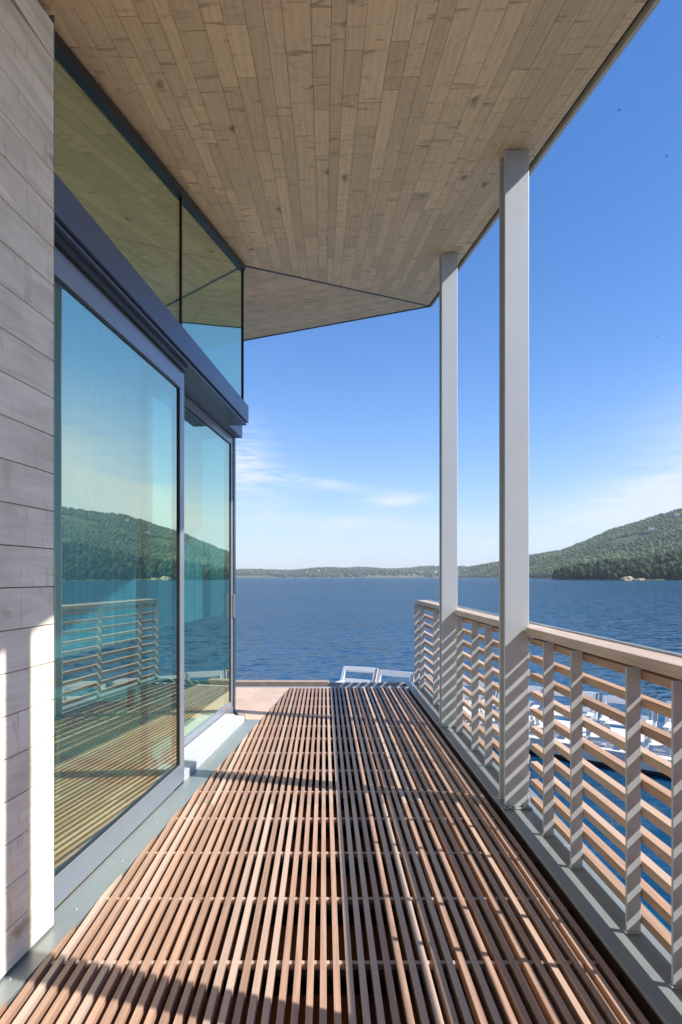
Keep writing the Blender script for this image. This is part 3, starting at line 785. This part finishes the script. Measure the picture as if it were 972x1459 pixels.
def scatter_polar(hf, n, a0, a1, r0, r1, hmin):
    a = np.radians(rs.uniform(a0, a1, n)); r_ = np.sqrt(rs.uniform(r0 * r0, r1 * r1, n)); x = r_ * np.sin(a); y = r_ * np.cos(a); h = hf(x, y)
    k_ = h > hmin; return np.stack([x[k_], y[k_], h[k_] + WZ - 0.8], 1)
rp = [round_proto(s, 1) for s in range(6)]; cp_ = [conifer_proto(s) for s in range(6)]
pts = np.concatenate([scatter_polar(hill_h, 62000, 16, 62, 1120, 2150, 1.4), scatter_polar(hill_h, 9000, 11.5, 20, 1400, 2850, 1.0)])
dn_ = vnoise(pts[:, 0], pts[:, 1], 90, 31); pts = pts[dn_ > 0.20]
forest('hillside_forest', pts, [random.choice([random.uniform(4.5, 8), random.uniform(5, 11)]) for _ in pts], rp + cp_, M['hill_trees'], (0.75, 1.1))
pts = scatter_polar(head_h, 24000, 20, 47, 620, 1100, 0.85)
forest('headland_forest', pts, [random.choice([random.uniform(5, 9), random.uniform(6, 14)]) for _ in pts], cp_ + cp_ + rp[:3], M['head_trees'], (0.55, 0.85))
n = 18000; x = rs.uniform(-3800, 1400, n); y = rs.uniform(2780, 3500, n); h = shore_h(x, y); k_ = h > 1.6
k_ &= ~((h < 8) & (vnoise(x, y, 130, 41) > 0.62))
pts = np.stack([x[k_], y[k_], h[k_] + WZ - 1], 1)
forest('far_shore_forest', pts, [random.uniform(9, 18) for _ in pts], [round_proto(s, 1) for s in range(3)] + cp_[:2], M['shore_trees'], (0.9, 1.5))

# houses strewn along the far shore and two on the hillside
def house_mesh():
    b = empty('shore_house', (0, 0, 0))
    m_ = MB(); m_.box(-7, 7, -5, 5, 0, 5.5); m_.build('wall', M['house_wall'], b)
    m_ = MB(); m_.poly([(-7.6, -5.8, 5.5), (7.6, -5.8, 5.5), (7.6, 5.8, 5.5), (-7.6, 5.8, 5.5), (-7.6, 0, 8.6), (7.6, 0, 8.6)], [(3, 2, 1, 0), (0, 1, 5, 4), (2, 3, 4, 5), (1, 2, 5), (3, 0, 4)])
    m_.build('roof', M['house_roof'], b)
    return b
hp = house_mesh(); first = True
spots = []
for _ in range(26):
    px = random.choice([random.uniform(335, 400), random.uniform(335, 470), random.uniform(560, 715)])
    yy = random.uniform(2930, 3010); xx = (px - 462) / 900 * yy; spots.append((xx, yy))
for i, (xx, yy) in enumerate(spots):
    o = hp if i == 0 else copy_tree(hp)
    yy += max(0, 0)
    hh = float(shore_h(np.array([xx]), np.array([yy]))[0])
    o.location = (xx, yy, WZ + max(hh, 1.0) - 0.5 + random.uniform(0, 5)); o.rotation_euler.z = random.uniform(-0.5, 0.5); sc = random.uniform(0.8, 1.25); o.scale = (sc, sc, sc)
    tag(o, 'tiny pale house among trees along the far shore across the water', 'house', 'houses along the far shore')
for az_, r_, lb in ((27.4, 1640, 'small white house high on the wooded hillside at right'), (29.2, 1800, 'small pale house uppermost on the wooded hillside near picture edge')):
    o = copy_tree(hp); a = R(az_); xx, yy = r_ * math.sin(a), r_ * math.cos(a)
    o.location = (xx, yy, WZ + float(hill_h(np.array([xx]), np.array([yy]))[0]) + 6); o.rotation_euler.z = -a + 0.2; o.scale = (0.8, 0.8, 0.8)
    tag(o, lb, 'house')
# pale rocks at the tip of the headland
def rock_outcrop(az_, r_, sx, sz, label):
    v, f = ico(3); a = R(az_)
    q = v.copy(); nz = np.array([random.uniform(0.75, 1.15) for _ in v])[:, None]; q = q * nz
    q[:, 0] *= sx; q[:, 1] *= sx * 0.6; q[:, 2] *= sz
    m_ = MB(); m_.poly([(p[0] + r_ * math.sin(a), p[1] + r_ * math.cos(a), p[2] + WZ) for p in q], [tuple(x) for x in f])
    tag(m_.build('shore_rocks', M['rock'], loc=(r_ * math.sin(a), r_ * math.cos(a), WZ)), label, 'rocks')
rock_outcrop(25.7, 646, 7, 3.6, 'larger ochre rock outcrop at the waterline of the dark headland')
rock_outcrop(26.6, 641, 4.5, 2.2, 'smaller ochre rock outcrop at the waterline, right of the larger one')

# ------------------------------------------------------------------ birds
def bird_mesh():
    m_ = MB()
    L = [(-0.30, 0.02), (-0.2, 0.035), (-0.05, 0.06), (0.12, 0.055), (0.22, 0.03), (0.28, 0.012)]
    ring = []
    for y, r_ in L:
        ring.append([(r_ * math.cos(t * math.pi / 4), y, r_ * 0.8 * math.sin(t * math.pi / 4)) for t in range(8)])
    P = sum(ring, []); Fc = []
    for k_ in range(len(L) - 1):
        for t in range(8): Fc.append((k_ * 8 + t, k_ * 8 + (t + 1) % 8, k_ * 8 + 8 + (t + 1) % 8, k_ * 8 + 8 + t))
    Fc += [tuple(range(7, -1, -1)), tuple(range(len(P) - 8, len(P)))]
    m_.poly(P, Fc)
    for s in (-1, 1):
        m_.prism([(s * 0.03, -0.08), (s * 0.25, -0.04), (s * 0.52, -0.14), (s * 0.28, 0.10), (s * 0.03, 0.10)][::s], lambda x, y: 0.02 + 0.28 * abs(x) - 0.25 * x * x, lambda x, y: 0.034 + 0.28 * abs(x) - 0.25 * x * x)
    return m_
bird0 = bird_mesh().build('bird', M['bird'])
bl = [(883, 157, 'dark bird highest in the sky, nearest the roof edge'), (950, 222, 'dark bird high in the sky near the right picture edge'), (873, 476, 'dark bird lower in the sky, leftmost of the lower three'),
      (918, 473, 'dark bird lower in the sky, middle and topmost of the lower three'), (936, 480, 'dark bird lower in the sky, rightmost of the lower three')]
for i, (px, py, lb) in enumerate(bl):
    o = bird0 if i == 0 else bird0.copy()
    if i: col.objects.link(o)
    Y = 130 + 9 * i; o.location = ((px - 462) / 900 * Y, Y, EYE + (822 - py) / 900 * Y); o.rotation_euler = (R(12), R(random.uniform(-25, 25)), random.uniform(0, 6.28))
    tag(o, lb, 'bird', 'birds in the sky over the water')

# ------------------------------------------------------------------ air
hm = NT('air')
pv = hm.n('ShaderNodeVolumePrincipled', {'Color': (0.80, 0.90, 1.0, 1), 'Density': 0.00010, 'Anisotropy': 0.0})
hmat = hm.out(vol=pv.outputs[0])
m_ = MB(); m_.box(-4400, 4000, -500, 4400, WZ - 1.0, 300)
tag(m_.build('haze', hmat), kind='stuff')

# ------------------------------------------------------------------ render settings
scene.view_settings.view_transform = 'Standard'; scene.view_settings.look = 'None'
scene.view_settings.exposure = 0.97; scene.view_settings.gamma = 1.0; scene.view_settings.use_curve_mapping = False
scene.render.engine = 'CYCLES'
cy = scene.cycles
cy.max_bounces = 10; cy.diffuse_bounces = 5; cy.glossy_bounces = 5; cy.transparent_max_bounces = 16; cy.volume_bounces = 0
cy.use_denoising = True
try: cy.denoiser = 'OPENIMAGEDENOISE'
except Exception: pass
cy.sample_clamp_indirect = 6.0
